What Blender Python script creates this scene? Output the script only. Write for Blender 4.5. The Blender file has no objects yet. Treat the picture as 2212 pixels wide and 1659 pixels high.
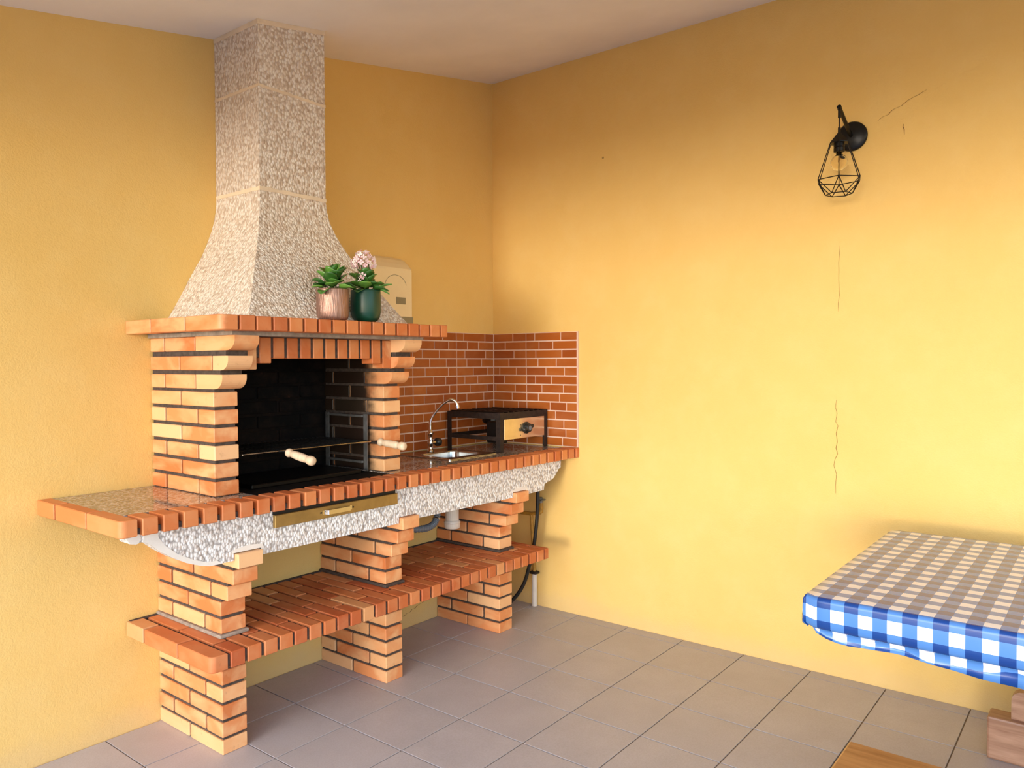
import bpy, bmesh, math, random
from mathutils import Vector, Matrix, Euler
R = math.radians
rnd = random.Random(7)
S = bpy.context.scene
COL = S.collection

# ------------------------------------------------------------------ camera
cam_d = bpy.data.cameras.new('camera')
cam = bpy.data.objects.new('camera', cam_d)
COL.objects.link(cam)
YAW, PITCH, ROLL = R(38.3185), R(-1.5887), R(-0.2096)
Fv = Vector((math.cos(PITCH)*math.cos(YAW), math.cos(PITCH)*math.sin(YAW), math.sin(PITCH)))
Rv = Vector((math.sin(YAW), -math.cos(YAW), 0))
Uv = Rv.cross(Fv)
Rr = Rv*math.cos(ROLL) + Uv*math.sin(ROLL)
Ur = Uv*math.cos(ROLL) - Rv*math.sin(ROLL)
m3 = Matrix((Rr, Ur, -Fv)).transposed()
cam.matrix_world = Matrix.Translation((-3.7156, -3.0856, 1.47)) @ m3.to_4x4()
cam_d.sensor_fit = 'HORIZONTAL'
cam_d.sensor_width = 36
cam_d.lens = 1657.73/2212*36
cam_d.clip_start = .05
S.camera = cam

# ------------------------------------------------------------------ light
w = bpy.data.worlds.new('world')
S.world = w
w.use_nodes = True
wn = w.node_tree.nodes
sky = wn.new('ShaderNodeTexSky')
sky.sky_type = 'NISHITA'
sky.sun_disc = False
sky.sun_elevation = R(32)
sky.sun_rotation = R(255)
sky.air_density = 1.0
sky.dust_density = 1.0
sky.ozone_density = 2.0
w.node_tree.links.new(sky.outputs[0], wn['Background'].inputs[0])
wn['Background'].inputs[1].default_value = 0.60

sun_d = bpy.data.lights.new('sun', 'SUN')
sun_d.energy = 1.4
sun_d.angle = R(11)
sun_d.color = (1.0, .98, .94)
sun = bpy.data.objects.new('sun', sun_d)
COL.objects.link(sun)
AZ, EL = R(11), R(0.5)
sun.rotation_euler = Vector((math.cos(AZ)*math.cos(EL), math.sin(AZ)*math.cos(EL), -math.sin(EL))).to_track_quat('-Z', 'Y').to_euler()
sun.location = (-8, -5, 2)

S.view_settings.view_transform = 'Standard'
S.view_settings.look = 'None'
S.view_settings.exposure = 0.0
S.view_settings.gamma = 1.0
S.view_settings.use_curve_mapping = False
S.render.film_transparent = False
try:
    S.cycles.max_bounces = 10
    S.cycles.diffuse_bounces = 6
    S.cycles.use_denoising = True
except Exception:
    pass

# ------------------------------------------------------------------ materials
def lin(c):
    return tuple(((v/255)/12.92 if v/255 <= .04045 else ((v/255+.055)/1.055)**2.4) for v in c)

class NT:
    def __init__(s, name):
        s.m = bpy.data.materials.new(name)
        s.m.use_nodes = True
        s.t = s.m.node_tree
        s.b = s.t.nodes['Principled BSDF']
    def n(s, typ, **k):
        o = s.t.nodes.new(typ)
        for a, v in k.items():
            if a.startswith('_'):
                o.inputs[a[1:].replace('_', ' ')].default_value = v
            else:
                setattr(o, a, v)
        return o
    def l(s, a, b):
        s.t.links.new(a, b)
    def ramp(s, fac, stops, interp='LINEAR'):
        r = s.n('ShaderNodeValToRGB')
        r.color_ramp.interpolation = interp
        e = r.color_ramp.elements
        while len(e) < len(stops):
            e.new(.5)
        for el, (p, c) in zip(e, stops):
            el.position = p
            el.color = (*c[:3], 1)
        s.l(fac, r.inputs[0])
        return r.outputs[0]
    def mix(s, fac, a, b, mode='MIX'):
        m = s.n('ShaderNodeMix', data_type='RGBA', blend_type=mode)
        for i, v in ((0, fac), (6, a), (7, b)):
            if hasattr(v, 'is_linked'):
                s.l(v, m.inputs[i])
            else:
                m.inputs[i].default_value = v if i == 0 else (*v[:3], 1)
        return m.outputs[2]
    def math(s, op, a, b=None):
        m = s.n('ShaderNodeMath', operation=op)
        for i, v in ((0, a), (1, b)):
            if v is None:
                continue
            if hasattr(v, 'is_linked'):
                s.l(v, m.inputs[i])
            else:
                m.inputs[i].default_value = v
        return m.outputs[0]
    def coord(s, which='Object', offs=False):
        tc = s.n('ShaderNodeTexCoord')
        o = tc.outputs[which]
        if offs:
            oi = s.n('ShaderNodeObjectInfo')
            v = s.n('ShaderNodeVectorMath', operation='ADD')
            sc = s.n('ShaderNodeVectorMath', operation='SCALE')
            cx = s.n('ShaderNodeCombineXYZ')
            for i in range(3):
                s.l(oi.outputs['Random'], cx.inputs[i])
            s.l(cx.outputs[0], sc.inputs[0])
            sc.inputs['Scale'].default_value = 37.0
            s.l(o, v.inputs[0]); s.l(sc.outputs[0], v.inputs[1])
            return v.outputs[0]
        return o
    def noise(s, co, scale, detail=3, rough=.55, dist=0):
        n = s.n('ShaderNodeTexNoise', _Scale=scale, _Detail=detail, _Roughness=rough, _Distortion=dist)
        s.l(co, n.inputs['Vector'])
        return n.outputs['Fac']
    def bump(s, h, strength, dist=.002):
        b = s.n('ShaderNodeBump', _Strength=strength, _Distance=dist)
        s.l(h, b.inputs['Height'])
        s.l(b.outputs[0], s.b.inputs['Normal'])
    def base(s, c):
        if hasattr(c, 'is_linked'):
            s.l(c, s.b.inputs['Base Color'])
        else:
            s.b.inputs['Base Color'].default_value = (*c[:3], 1)
        return s
    def pr(s, rough=.6, metal=0, spec=.5, **k):
        s.b.inputs['Roughness'].default_value = rough
        s.b.inputs['Metallic'].default_value = metal
        s.b.inputs['Specular IOR Level'].default_value = spec
        for a, v in k.items():
            s.b.inputs[a.replace('_', ' ')].default_value = v
        return s

def simple(name, rgb, rough=.6, metal=0, spec=.5, var=.12, scale=14, bump=0, bscale=200, **k):
    t = NT(name)
    c = lin(rgb)
    co = t.coord()
    f = t.noise(co, scale)
    t.base(t.ramp(f, [(.3, tuple(v*(1-var) for v in c)), (.7, tuple(min(1, v*(1+var)) for v in c))]))
    t.pr(rough, metal, spec, **k)
    if bump:
        t.bump(t.noise(co, bscale, 4), bump, .001)
    return t.m

def mat_wall():
    t = NT('yellow_stucco')
    co = t.coord()
    big = t.noise(co, .9, 4, .6)
    mid = t.noise(co, 6, 5, .6)
    c = t.ramp(big, [(.3, (.75, .490, .150)), (.7, (.80, .540, .185))])
    c = t.mix(t.ramp(mid, [(.45, (0, 0, 0)), (.8, (.30, .30, .30))]), c, (.82, .60, .25))
    # damp pale scuffing along the foot of the wall
    g = t.n('ShaderNodeNewGeometry')
    sx = t.n('ShaderNodeSeparateXYZ'); t.l(g.outputs['Position'], sx.inputs[0])
    lm = t.n('ShaderNodeMapRange', interpolation_type='SMOOTHSTEP'); t.l(t.math('SUBTRACT', sx.outputs[2], t.math('MULTIPLY', t.noise(co, 5, 5), .16)), lm.inputs[0])
    lm.inputs[1].default_value = -.06; lm.inputs[2].default_value = .05; lm.inputs[3].default_value = .40; lm.inputs[4].default_value = 0
    low = lm.outputs[0]
    c = t.mix(low, c, (.66, .47, .24))
    # specks
    v = t.n('ShaderNodeTexVoronoi', _Scale=2.6); t.l(co, v.inputs['Vector'])
    sp = t.math('LESS_THAN', v.outputs['Distance'], .018)
    c = t.mix(t.math('MULTIPLY', sp, .65), c, (.16, .09, .03))
    t.base(c).pr(.85, spec=.25)
    h = t.math('ADD', t.noise(co, 150, 4, .6), t.math('MULTIPLY', t.noise(co, 45, 3), .8))
    t.bump(h, .55, .003)
    return t.m

def mat_ceiling():
    t = NT('ceiling_plaster')
    co = t.coord()
    c = t.ramp(t.noise(co, 2.2, 4), [(.3, (.77, .74, .72)), (.7, (.85, .82, .80))])
    t.base(c).pr(.9, spec=.2)
    t.bump(t.noise(co, 60, 4), .25, .002)
    return t.m

def mat_tile(name='floor_tile_glaze', offs=True):
    t = NT(name)
    co = t.coord('Object', offs)
    oi = t.n('ShaderNodeObjectInfo')
    c = t.ramp(t.noise(co, 5, 6, .65), [(.3, (.425, .405, .42)), (.7, (.495, .475, .49))])
    c = t.mix(t.math('MULTIPLY', oi.outputs['Random'], .25), c, (.40, .37, .36))
    fine = t.noise(co, 170, 2)
    c = t.mix(t.ramp(fine, [(.35, (.25, .25, .25)), (.6, (0, 0, 0))]), c, (.30, .265, .24))
    st = t.ramp(t.noise(co, 9, 5, .7), [(.70, (0, 0, 0)), (.80, (.35, .35, .35))])
    c = t.mix(st, c, (.20, .14, .11))
    t.base(c).pr(.42, spec=.4)
    t.bump(t.noise(co, 90, 3), .12, .001)
    return t.m

def mat_brick(name, stops, soot=False, rough=.5, lighten=.62):
    t = NT(name)
    oi = t.n('ShaderNodeObjectInfo')
    co = t.coord('Object', True)
    c = t.ramp(oi.outputs['Random'], stops)
    mp = t.n('ShaderNodeMapping'); t.l(co, mp.inputs[0]); mp.inputs['Scale'].default_value = (1, .45, 1)
    f = t.noise(mp.outputs[0], 11, 3, .55, .4)
    c = t.mix(t.ramp(f, [(.42, (0, 0, 0)), (.66, (lighten,)*3)]), c, (.82, .50, .25))
    d = t.noise(co, 38, 5, .7)
    c = t.mix(t.ramp(d, [(.60, (0, 0, 0)), (.80, (.45, .45, .45))]), c, (.30, .10, .035))
    if soot:  # soot, with the chamber's shade also darkened into the brick towards the back
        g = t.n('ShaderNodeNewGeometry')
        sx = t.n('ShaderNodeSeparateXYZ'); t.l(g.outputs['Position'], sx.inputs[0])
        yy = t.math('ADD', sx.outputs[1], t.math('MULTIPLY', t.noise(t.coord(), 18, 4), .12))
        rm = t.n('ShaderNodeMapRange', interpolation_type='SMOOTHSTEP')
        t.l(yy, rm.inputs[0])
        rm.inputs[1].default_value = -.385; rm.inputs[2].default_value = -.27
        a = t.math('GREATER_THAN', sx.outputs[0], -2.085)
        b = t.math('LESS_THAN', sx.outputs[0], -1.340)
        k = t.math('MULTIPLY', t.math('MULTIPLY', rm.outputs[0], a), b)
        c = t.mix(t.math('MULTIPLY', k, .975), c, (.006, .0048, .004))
    t.base(c).pr(rough, spec=.4)
    t.bump(t.math('ADD', t.noise(co, 60, 4), t.math('MULTIPLY', f, 1.5)), .18, .0015)
    return t.m

BR_FACE = [(0, (.58, .175, .052)), (.35, (.66, .23, .078)), (.65, (.72, .29, .108)), (.88, (.77, .39, .17)), (1, (.80, .48, .25))]
BR_TOP = [(0, (.44, .095, .030)), (.4, (.52, .14, .042)), (.8, (.58, .185, .06)), (1, (.66, .33, .14))]
BR_EDGE = [(0, (.46, .105, .028)), (.5, (.54, .145, .040)), (1, (.61, .205, .064))]

def mat_pebble(name, stops, gap):
    t = NT(name)
    co = t.coord()
    warp = t.n('ShaderNodeMapping'); t.l(co, warp.inputs[0]); warp.inputs['Rotation'].default_value = (.5, .6, .4); warp.inputs['Scale'].default_value = (1, 1.35, .75)
    v = t.n('ShaderNodeTexVoronoi', _Scale=98, _Randomness=1.0)
    t.l(warp.outputs[0], v.inputs['Vector'])
    sx = t.n('ShaderNodeSeparateColor'); t.l(v.outputs['Color'], sx.inputs[0])
    c = t.ramp(sx.outputs[0], stops)
    c = t.mix(t.ramp(v.outputs['Distance'], [(.42, (0, 0, 0)), (.75, (.75, .75, .75))]), c, gap)
    c = t.mix(t.ramp(t.noise(co, 4, 4), [(.35, (0, 0, 0)), (.75, (.16, .16, .16))]), c, (.55, .45, .35))
    t.base(c).pr(.8, spec=.3)
    h = t.math('SUBTRACT', 1.0, v.outputs['Distance'])
    t.bump(t.math('ADD', h, t.math('MULTIPLY', t.noise(co, 60, 3), .6)), .9, .006)
    return t.m

def mat_granite():
    t = NT('polished_granite')
    co = t.coord()
    v = t.n('ShaderNodeTexVoronoi', _Scale=140); t.l(co, v.inputs['Vector'])
    sx = t.n('ShaderNodeSeparateColor'); t.l(v.outputs['Color'], sx.inputs[0])
    c = t.ramp(sx.outputs[0], [(0, (.05, .035, .025)), (.35, (.20, .155, .12)), (.65, (.40, .33, .27)), (1, (.60, .54, .48))])
    t.base(c).pr(.08, spec=.42)
    return t.m

def mat_gingham():
    t = NT('gingham_oilcloth')
    uv = t.n('ShaderNodeUVMap'); uv.uv_map = 'cloth'
    sx = t.n('ShaderNodeSeparateXYZ'); t.l(uv.outputs[0], sx.inputs[0])
    a = t.math('GREATER_THAN', t.math('FRACT', t.math('MULTIPLY', sx.outputs[0], .5)), .5)
    b = t.math('LESS_THAN', t.math('FRACT', t.math('MULTIPLY', sx.outputs[1], .5)), .5)
    s2 = t.math('MULTIPLY', t.math('ADD', a, b), .5)
    c = t.ramp(s2, [(0, (.84, .84, .86)), (.4, (.068, .205, .53)), (.8, (.002, .045, .235))], 'CONSTANT')
    t.base(c).pr(.26, spec=.5)
    t.b.inputs['Coat Weight'].default_value = .35
    t.b.inputs['Coat Roughness'].default_value = .18
    return t.m

def mat_wood(name, a, b, rough=.4, axis='Y', coat=0):
    t = NT(name)
    co = t.coord('Object', True)
    mp = t.n('ShaderNodeMapping'); t.l(co, mp.inputs[0])
    mp.inputs['Scale'].default_value = {'X': (1, 14, 14), 'Y': (14, 1, 14), 'Z': (14, 14, 1)}[axis]
    f = t.noise(mp.outputs[0], 3.0, 5, .6, .6)
    c = t.ramp(f, [(.3, a), (.7, b)])
    t.base(c).pr(rough, spec=.45)
    if coat:
        t.b.inputs['Coat Weight'].default_value = coat
    t.bump(f, .1, .001)
    return t.m

def mat_leaf():
    t = NT('succulent_leaf')
    oi = t.n('ShaderNodeObjectInfo')
    c = t.ramp(oi.outputs['Random'], [(0, (.022, .085, .014)), (.5, (.065, .20, .028)), (1, (.16, .34, .055))])
    t.base(c).pr(.28, spec=.5)
    return t.m

def mat_flower():
    t = NT('pink_petal')
    oi = t.n('ShaderNodeObjectInfo')
    c = t.ramp(oi.outputs['Random'], [(0, (.80, .42, .46)), (.4, (.86, .62, .64)), (1, (.90, .82, .80))])
    t.base(c).pr(.6, spec=.3)
    return t.m

def mat_copper_pot():
    t = NT('copper_glaze')
    co = t.coord()
    sx = t.n('ShaderNodeSeparateXYZ'); t.l(co, sx.inputs[0])
    ang = t.math('ARCTAN2', sx.outputs[1], sx.outputs[0])
    cx = t.n('ShaderNodeCombineXYZ'); t.l(t.math('MULTIPLY', ang, 6.0), cx.inputs[0]); t.l(t.math('MULTIPLY', sx.outputs[2], 9), cx.inputs[2])
    f = t.noise(cx.outputs[0], 2.2, 3, .5)
    t.base(t.ramp(f, [(.3, (.27, .145, .105)), (.7, (.42, .25, .195))])).pr(.38, .6)
    t.bump(f, .55, .006)
    return t.m

def mat_soot():
    t = NT('sooty_firebrick')
    co = t.coord('Object', True)
    f = t.noise(co, 9, 5, .7)
    t.base(t.ramp(f, [(.45, (.0035, .003, .0028)), (.66, (.012, .007, .005)), (.85, (.10, .035, .018))])).pr(.85, spec=.12)
    t.bump(t.noise(co, 70, 4), .3, .002)
    return t.m

def mat_bulb():
    t = NT('bulb_glass')
    t.base((1, .93, .80)).pr(.02, spec=.5)
    t.b.inputs['Transmission Weight'].default_value = 1
    t.b.inputs['IOR'].default_value = 1.12
    return t.m

M = dict(
    wall=mat_wall(), ceil=mat_ceiling(), tile=mat_tile(), ground=mat_tile('terrace_paving', False),
    grout=simple('floor_grout', (126, 112, 98), .9, bump=.2),
    brick=mat_brick('fired_brick', BR_FACE), brick_soot_shade=mat_brick('fired_brick_by_the_fire', BR_FACE, True),
    brick_top=mat_brick('shelf_brick', BR_TOP, lighten=.18), brick_edge=mat_brick('edging_brick', BR_EDGE, lighten=.16),
    mortar=simple('dark_mortar', (78, 68, 62), .95, var=.3, scale=60, bump=.5, spec=.2),
    mortar_pale=simple('pale_mortar', (150, 138, 126), .95, var=.25, scale=40, bump=.4, spec=.2),
    plaster=simple('white_plaster_band', (226, 208, 182), .9, var=.08, bump=.3),
    cement=simple('white_cement', (226, 220, 212), .85, var=.06, bump=.25),
    pebble=mat_pebble('pebble_dash', [(0, (.52, .40, .31)), (.25, (.70, .59, .49)), (.55, (.82, .75, .67)), (1, (.88, .84, .78))], (.50, .40, .31)),
    pebble_white=mat_pebble('white_pebble_dash', [(0, (.60, .53, .49)), (.25, (.80, .76, .73)), (.55, (.87, .86, .85)), (1, (.91, .90, .90))], (.27, .245, .235)), granite=mat_granite(),
    bs_brick=mat_brick('glazed_wall_brick', [(0, (.29, .062, .010)), (.5, (.35, .086, .013)), (1, (.41, .112, .018))], rough=.32, lighten=.06),
    bs_grout=simple('backsplash_grout', (216, 184, 166), .8, var=.06),
    soot=mat_soot(), black=simple('black_metal', (8, 7, 7), .36, .0, spec=.3, var=.2),
    blackmatte=simple('black_rubber', (17, 16, 16), .55, 0, var=.2),
    rust=simple('rusty_dark_iron', (44, 33, 28), .6, .3, var=.5, scale=40, bump=.3),
    steel=simple('brushed_steel', (196, 192, 186), .22, 1, var=.05, scale=30),
    chrome=simple('chrome', (225, 222, 218), .06, 1, var=.02),
    greysteel=simple('dull_grey_steel', (120, 119, 117), .42, .6, var=.25, scale=30),
    wire=simple('grill_wire', (88, 84, 80), .35, .85, var=.3, scale=60),
    brass=simple('olive_brass_sheet', (158, 128, 72), .45, .55, var=.14, scale=20),
    panel=simple('stove_steel_panel', (226, 212, 184), .20, .92, var=.08, scale=20),
    knob=simple('black_plastic', (30, 31, 31), .32, 0, var=.05),
    handle=mat_wood('pale_turned_wood', (.66, .48, .31), (.78, .62, .44), .5, 'Y'),
    bench=mat_wood('varnished_bench_wood', (.40, .165, .040), (.60, .285, .085), .32, 'Y', .4),
    trestle=mat_wood('weathered_brown_wood', (.19, .085, .045), (.38, .22, .145), .5, 'Y', .2),
    board=mat_wood('table_board_wood', (.36, .20, .09), (.50, .30, .15), .5, 'Y'),
    gingham=mat_gingham(), leaf=mat_leaf(), flower=mat_flower(), copper=mat_copper_pot(),
    greenpot=simple('green_glaze', (8, 62, 46), .34, 0, var=.1, bump=.1, bscale=40),
    soil=simple('potting_soil', (42, 30, 22), .95, var=.4, scale=90, bump=.8),
    stem=simple('plant_stem', (58, 84, 34), .5, var=.2),
    cream=simple('cream_plastic', (236, 214, 168), .42, 0, var=.02),
    greylabel=simple('grey_plastic', (140, 128, 98), .5, 0, var=.05),
    pvc=simple('white_pvc', (216, 206, 194), .4, 0, var=.05),
    corr=simple('grey_flexible_plastic', (104, 112, 122), .4, 0, var=.06),
    yellowpipe=simple('yellow_painted_pipe', (170, 126, 46), .6, 0, var=.25, scale=40),
    bulb=mat_bulb(), filament=simple('filament', (190, 150, 90), .3, 1, var=.02),
    crack=simple('hairline_crack', (112, 78, 34), .95, var=.3),
)

# ------------------------------------------------------------------ mesh helpers
def obj(name, bm, mat, parent=None, loc=(0, 0, 0), rot=(0, 0, 0), smooth=False):
    me = bpy.data.meshes.new(name)
    bm.normal_update()
    bm.to_mesh(me)
    bm.free()
    if smooth:
        for p in me.polygons:
            p.use_smooth = True
    me.materials.append(mat)
    return place(name, me, parent, loc, rot)

def place(name, me, parent=None, loc=(0, 0, 0), rot=(0, 0, 0), scale=None):
    o = bpy.data.objects.new(name, me)
    COL.objects.link(o)
    o.parent = parent
    o.location = loc
    o.rotation_euler = rot
    if scale:
        o.scale = scale
    return o

def thing(name, label, cat, loc=(0, 0, 0), group=None):
    o = bpy.data.objects.new(name, None)
    COL.objects.link(o)
    o.location = loc
    o.empty_display_size = .05
    o['label'] = label
    o['category'] = cat
    if group:
        o['group'] = group
    return o

def tag(o, label, cat, group=None):
    o['label'] = label; o['category'] = cat
    if group:
        o['group'] = group
    return o

def struct(o):
    o['kind'] = 'structure'
    return o

def box(bm, x0, x1, y0, y1, z0, z1, bev=0, seg=1):
    c = Vector(((x0+x1)/2, (y0+y1)/2, (z0+z1)/2))
    r = bmesh.ops.create_cube(bm, size=1)
    vs = r['verts']
    for v in vs:
        v.co = Vector((v.co.x*abs(x1-x0), v.co.y*abs(y1-y0), v.co.z*abs(z1-z0))) + c
    if bev:
        es = list({e for v in vs for e in v.link_edges})
        bmesh.ops.bevel(bm, geom=es, offset=bev, segments=seg, affect='EDGES', profile=.5)
    return vs

def bx(*a, **k):
    bm = bmesh.new()
    box(bm, *a, **k)
    return bm

def prism(bm, pts, a, b, axis='y'):
    """closed outline pts (u,v) extruded from a to b along axis."""
    def mk(u, v, t):
        return {'y': (u, t, v), 'x': (t, u, v), 'z': (u, v, t)}[axis]
    va = [bm.verts.new(mk(u, v, a)) for u, v in pts]
    vb = [bm.verts.new(mk(u, v, b)) for u, v in pts]
    n = len(pts)
    bm.faces.new(va); bm.faces.new(vb[::-1])
    for i in range(n):
        j = (i+1) % n
        bm.faces.new((va[i], vb[i], vb[j], va[j]))
    bmesh.ops.recalc_face_normals(bm, faces=bm.faces)

def tube(bm, pts, r, n=8, caps=True):
    pts = [Vector(p) for p in pts]
    rs = r if isinstance(r, (list, tuple)) else [r]*len(pts)
    t0 = (pts[1]-pts[0]).normalized()
    up = Vector((0, 0, 1)) if abs(t0.z) < .9 else Vector((1, 0, 0))
    nrm = t0.cross(up).normalized()
    rings = []
    for i, p in enumerate(pts):
        if i == 0:
            t = t0
        elif i == len(pts)-1:
            t = (pts[i]-pts[i-1]).normalized()
        else:
            t = ((pts[i+1]-p).normalized() + (p-pts[i-1]).normalized()).normalized()
        nrm = (nrm - t*nrm.dot(t)).normalized()
        bn = t.cross(nrm)
        rings.append([bm.verts.new(p + (nrm*math.cos(2*math.pi*k/n) + bn*math.sin(2*math.pi*k/n))*rs[i]) for k in range(n)])
    for a, b in zip(rings, rings[1:]):
        for k in range(n):
            bm.faces.new((a[k], a[(k+1) % n], b[(k+1) % n], b[k]))
    if caps:
        bm.faces.new(rings[0][::-1]); bm.faces.new(rings[-1])

def tb(pts, r, n=8):
    bm = bmesh.new()
    tube(bm, pts, r, n)
    return bm

def lathe(bm, prof, n=24, c=(0, 0, 0), axis='z'):
    """prof: (radius, height)."""
    rings = []
    c = Vector(c)
    for r, h in prof:
        ring = []
        for k in range(n):
            a = 2*math.pi*k/n
            u, v = r*math.cos(a), r*math.sin(a)
            co = {'z': (u, v, h), 'x': (h, u, v), 'y': (v, h, u)}[axis]
            ring.append(bm.verts.new(c + Vector(co)))
        rings.append(ring)
    for a, b in zip(rings, rings[1:]):
        for k in range(n):
            bm.faces.new((a[k], a[(k+1) % n], b[(k+1) % n], b[k]))
    bm.faces.new(rings[0][::-1]); bm.faces.new(rings[-1])

def lt(prof, n=24, c=(0, 0, 0), axis='z'):
    bm = bmesh.new()
    lathe(bm, prof, n, c, axis)
    return bm

def smooth_pts(pts, k=6):
    """Catmull-Rom through pts."""
    P = [Vector(p) for p in pts]
    P = [P[0]*2-P[1]] + P + [P[-1]*2-P[-2]]
    out = []
    for i in range(1, len(P)-2):
        a, b, c, d = P[i-1:i+3]
        for s in range(k):
            t = s/k
            out.append(.5*((2*b) + (c-a)*t + (2*a-5*b+4*c-d)*t*t + (3*b-a-3*c+d)*t**3))
    out.append(P[-2])
    return out

BM_CACHE = {}
def brick(x0, x1, y0, y1, z0, z1, mat, parent, name='brick', bev=.0028, jit=.0010):
    """one bevelled brick; alike sizes share a mesh."""
    if x0 > x1: x0, x1 = x1, x0
    if y0 > y1: y0, y1 = y1, y0
    d = tuple(round(v*500)/500 for v in (x1-x0, y1-y0, z1-z0))
    key = (d, mat, bev)
    if key not in BM_CACHE:
        bm = bx(-d[0]/2, d[0]/2, -d[1]/2, d[1]/2, -d[2]/2, d[2]/2, bev=bev)
        me = bpy.data.meshes.new(name)
        bm.to_mesh(me); bm.free()
        me.materials.append(M[mat])
        BM_CACHE[key] = me
    j = lambda: rnd.uniform(-jit, jit)
    return place(name, BM_CACHE[key], parent, ((x0+x1)/2+j(), (y0+y1)/2+j(), (z0+z1)/2))

# ------------------------------------------------------------------ setting
CEIL = lambda x: 3.203 + .1775*x
wall_back = struct(obj('wall_back', bx(-4.6, .15, 0, .15, -.1, 3.6), M['wall']))
wall_right = struct(obj('wall_right', bx(0, .15, -6.0, 0, -.1, 3.6), M['wall']))
bm = bmesh.new()
prism(bm, [(-4.55, CEIL(-4.55)), (0, CEIL(0)), (0, CEIL(0)+.16), (-4.55, CEIL(-4.55)+.16)], 0, -5.2)
ceiling = struct(obj('ceiling', bm, M['ceil']))
floor = struct(obj('floor', bx(-9, 0, -9, 0, -.10, -.0035), M['grout']))
TS, G = .3291, .0022
xs = [-1.7253+TS*i for i in range(-8, 6)]
ys = [-.6417-TS*j for j in range(-1, 12)]
xe = xs + [-.002]
ye = [-.002] + ys
for i in range(len(xe)-1):
    for j in range(len(ye)-1):
        brick(xe[i]+G, xe[i+1]-(G if i < len(xe)-2 else 0), ye[j+1]+G, ye[j]-G, -.0034, 0, 'tile', floor, 'floor_tile', .0008, 0)
# the terrace goes on outside the roof in the same paving
bm = bmesh.new()
box(bm, -9, xs[0]-.002, -9, 0, -.0035, 0)
box(bm, xs[0]-.002, 0, -9, ys[-1]-.002, -.0035, 0)
o = obj('terrace_paving', bm, M['ground'], floor); o['kind'] = 'stuff'

def crack(wall, pts, width=.0022):
    bm = bmesh.new()
    n = len(pts)
    L = []
    for i, (a, z) in enumerate(pts):
        ww = width*(.25 if i in (0, n-1) else rnd.uniform(.6, 1.2))
        L.append((a, z, ww))
    ps = []
    for a, z, ww in L:
        if wall is wall_right:
            ps.append((bm.verts.new((-.0012, a-ww/2, z)), bm.verts.new((-.0012, a+ww/2, z)), bm.verts.new((.002, a, z))))
        else:
            ps.append((bm.verts.new((a-ww/2, -.0012, z)), bm.verts.new((a+ww/2, -.0012, z)), bm.verts.new((a, .002, z))))
    for p, q in zip(ps, ps[1:]):
        for k in range(3):
            bm.faces.new((p[k], p[(k+1) % 3], q[(k+1) % 3], q[k]))
    bm.faces.new(ps[0]); bm.faces.new(ps[-1][::-1])
    bmesh.ops.recalc_face_normals(bm, faces=bm.faces)
    obj('crack', bm, M['crack'], wall)

def wander(a0, z0, a1, z1, n=14, amp=.008):
    r = random.Random(int(abs(a0*1000)))
    return [(a0+(a1-a0)*i/n + r.uniform(-amp, amp), z0+(z1-z0)*i/n + r.uniform(-amp, amp)) for i in range(n+1)]
crack(wall_right, wander(-2.068, 1.29, -2.060, .86))
crack(wall_right, wander(-2.225, 2.545, -2.43, 2.64, 10, .006), .003)
crack(wall_right, wander(-2.335, 2.51, -2.338, 2.46, 4, .004), .003)
crack(wall_right, wander(-2.072, 2.0, -2.07, 1.7, 8, .004), .0012)
crack(wall_back, wander(-.82, .06, -.62, .12, 10, .006), .006)

# ------------------------------------------------------------------ barbecue
bbq = thing('brick_barbecue', 'large built-in brick barbecue with flared pebble-dash chimney hood, long worktop and brick shelf', 'barbecue', (0, 0, 0))
PX = [(-2.165, -2.060), (-1.347, -1.242), (-.524, -.415)]
BH, PITCH_Z, SIDE = .0540, .0662, .0085
def course_row(kind, front):
    d = -front
    if kind == 'A':
        h = d/2
        return [(0.002, h-.0055), (h+.0055, d)]
    return [(0.002, .108), (.121, d-.122), (d-.110, d)]

def pillar_bricks(par, x0, x1, z, kind, front, mat='brick'):
    for a, b in course_row(kind, front):
        brick(x0, x1, -a, -b, z, z+BH, mat, par)

for k, (x0, x1) in enumerate(PX):
    # foot: floor to shelf
    core = obj('lower_pillar', bx(x0+SIDE, x1-SIDE, -.002, -.472+SIDE, 0, .386), M['mortar'], bbq)
    for c in range(6):
        pillar_bricks(core, x0, x1, c*PITCH_Z + (.0005 if c == 0 else 0), 'AB'[c % 2], -.472)
    # above the shelf, three upper courses stepping forward
    fronts = [-.472, -.472, -.516, -.555, -.592]
    pts = [(0, .446)]
    prof = [(-.002, .446)]
    z = .459
    prof.append((fronts[0]+SIDE, .446))
    for c in range(5):
        zc = .459 + c*PITCH_Z
        zt_ = zc + PITCH_Z + .001 if c < 4 else zc + BH*.98
        prof.append((fronts[c]+SIDE, zt_))
        if c < 4:
            prof.append((fronts[c+1]+SIDE, zt_+.0004))
    prof.append((-.002, .459+4*PITCH_Z+BH*.98))
    prof = [p for i, p in enumerate(prof) if i == 0 or (abs(p[0]-prof[i-1][0])+abs(p[1]-prof[i-1][1])) > 1e-4]
    bm = bmesh.new()
    prism(bm, prof, x0+SIDE, x1-SIDE, 'x')
    core = obj('upper_pillar', bm, M['mortar'], bbq)
    for c in range(5):
        pillar_bricks(core, x0, x1, .459+c*PITCH_Z, 'BA'[c % 2], fronts[c])
    obj('mortar_bed', bx(x0-.010, x1+.008, -.002, -.484, .4440, .4580, bev=.004), M['mortar_pale'] if k == 0 else M['mortar'], core)

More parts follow.
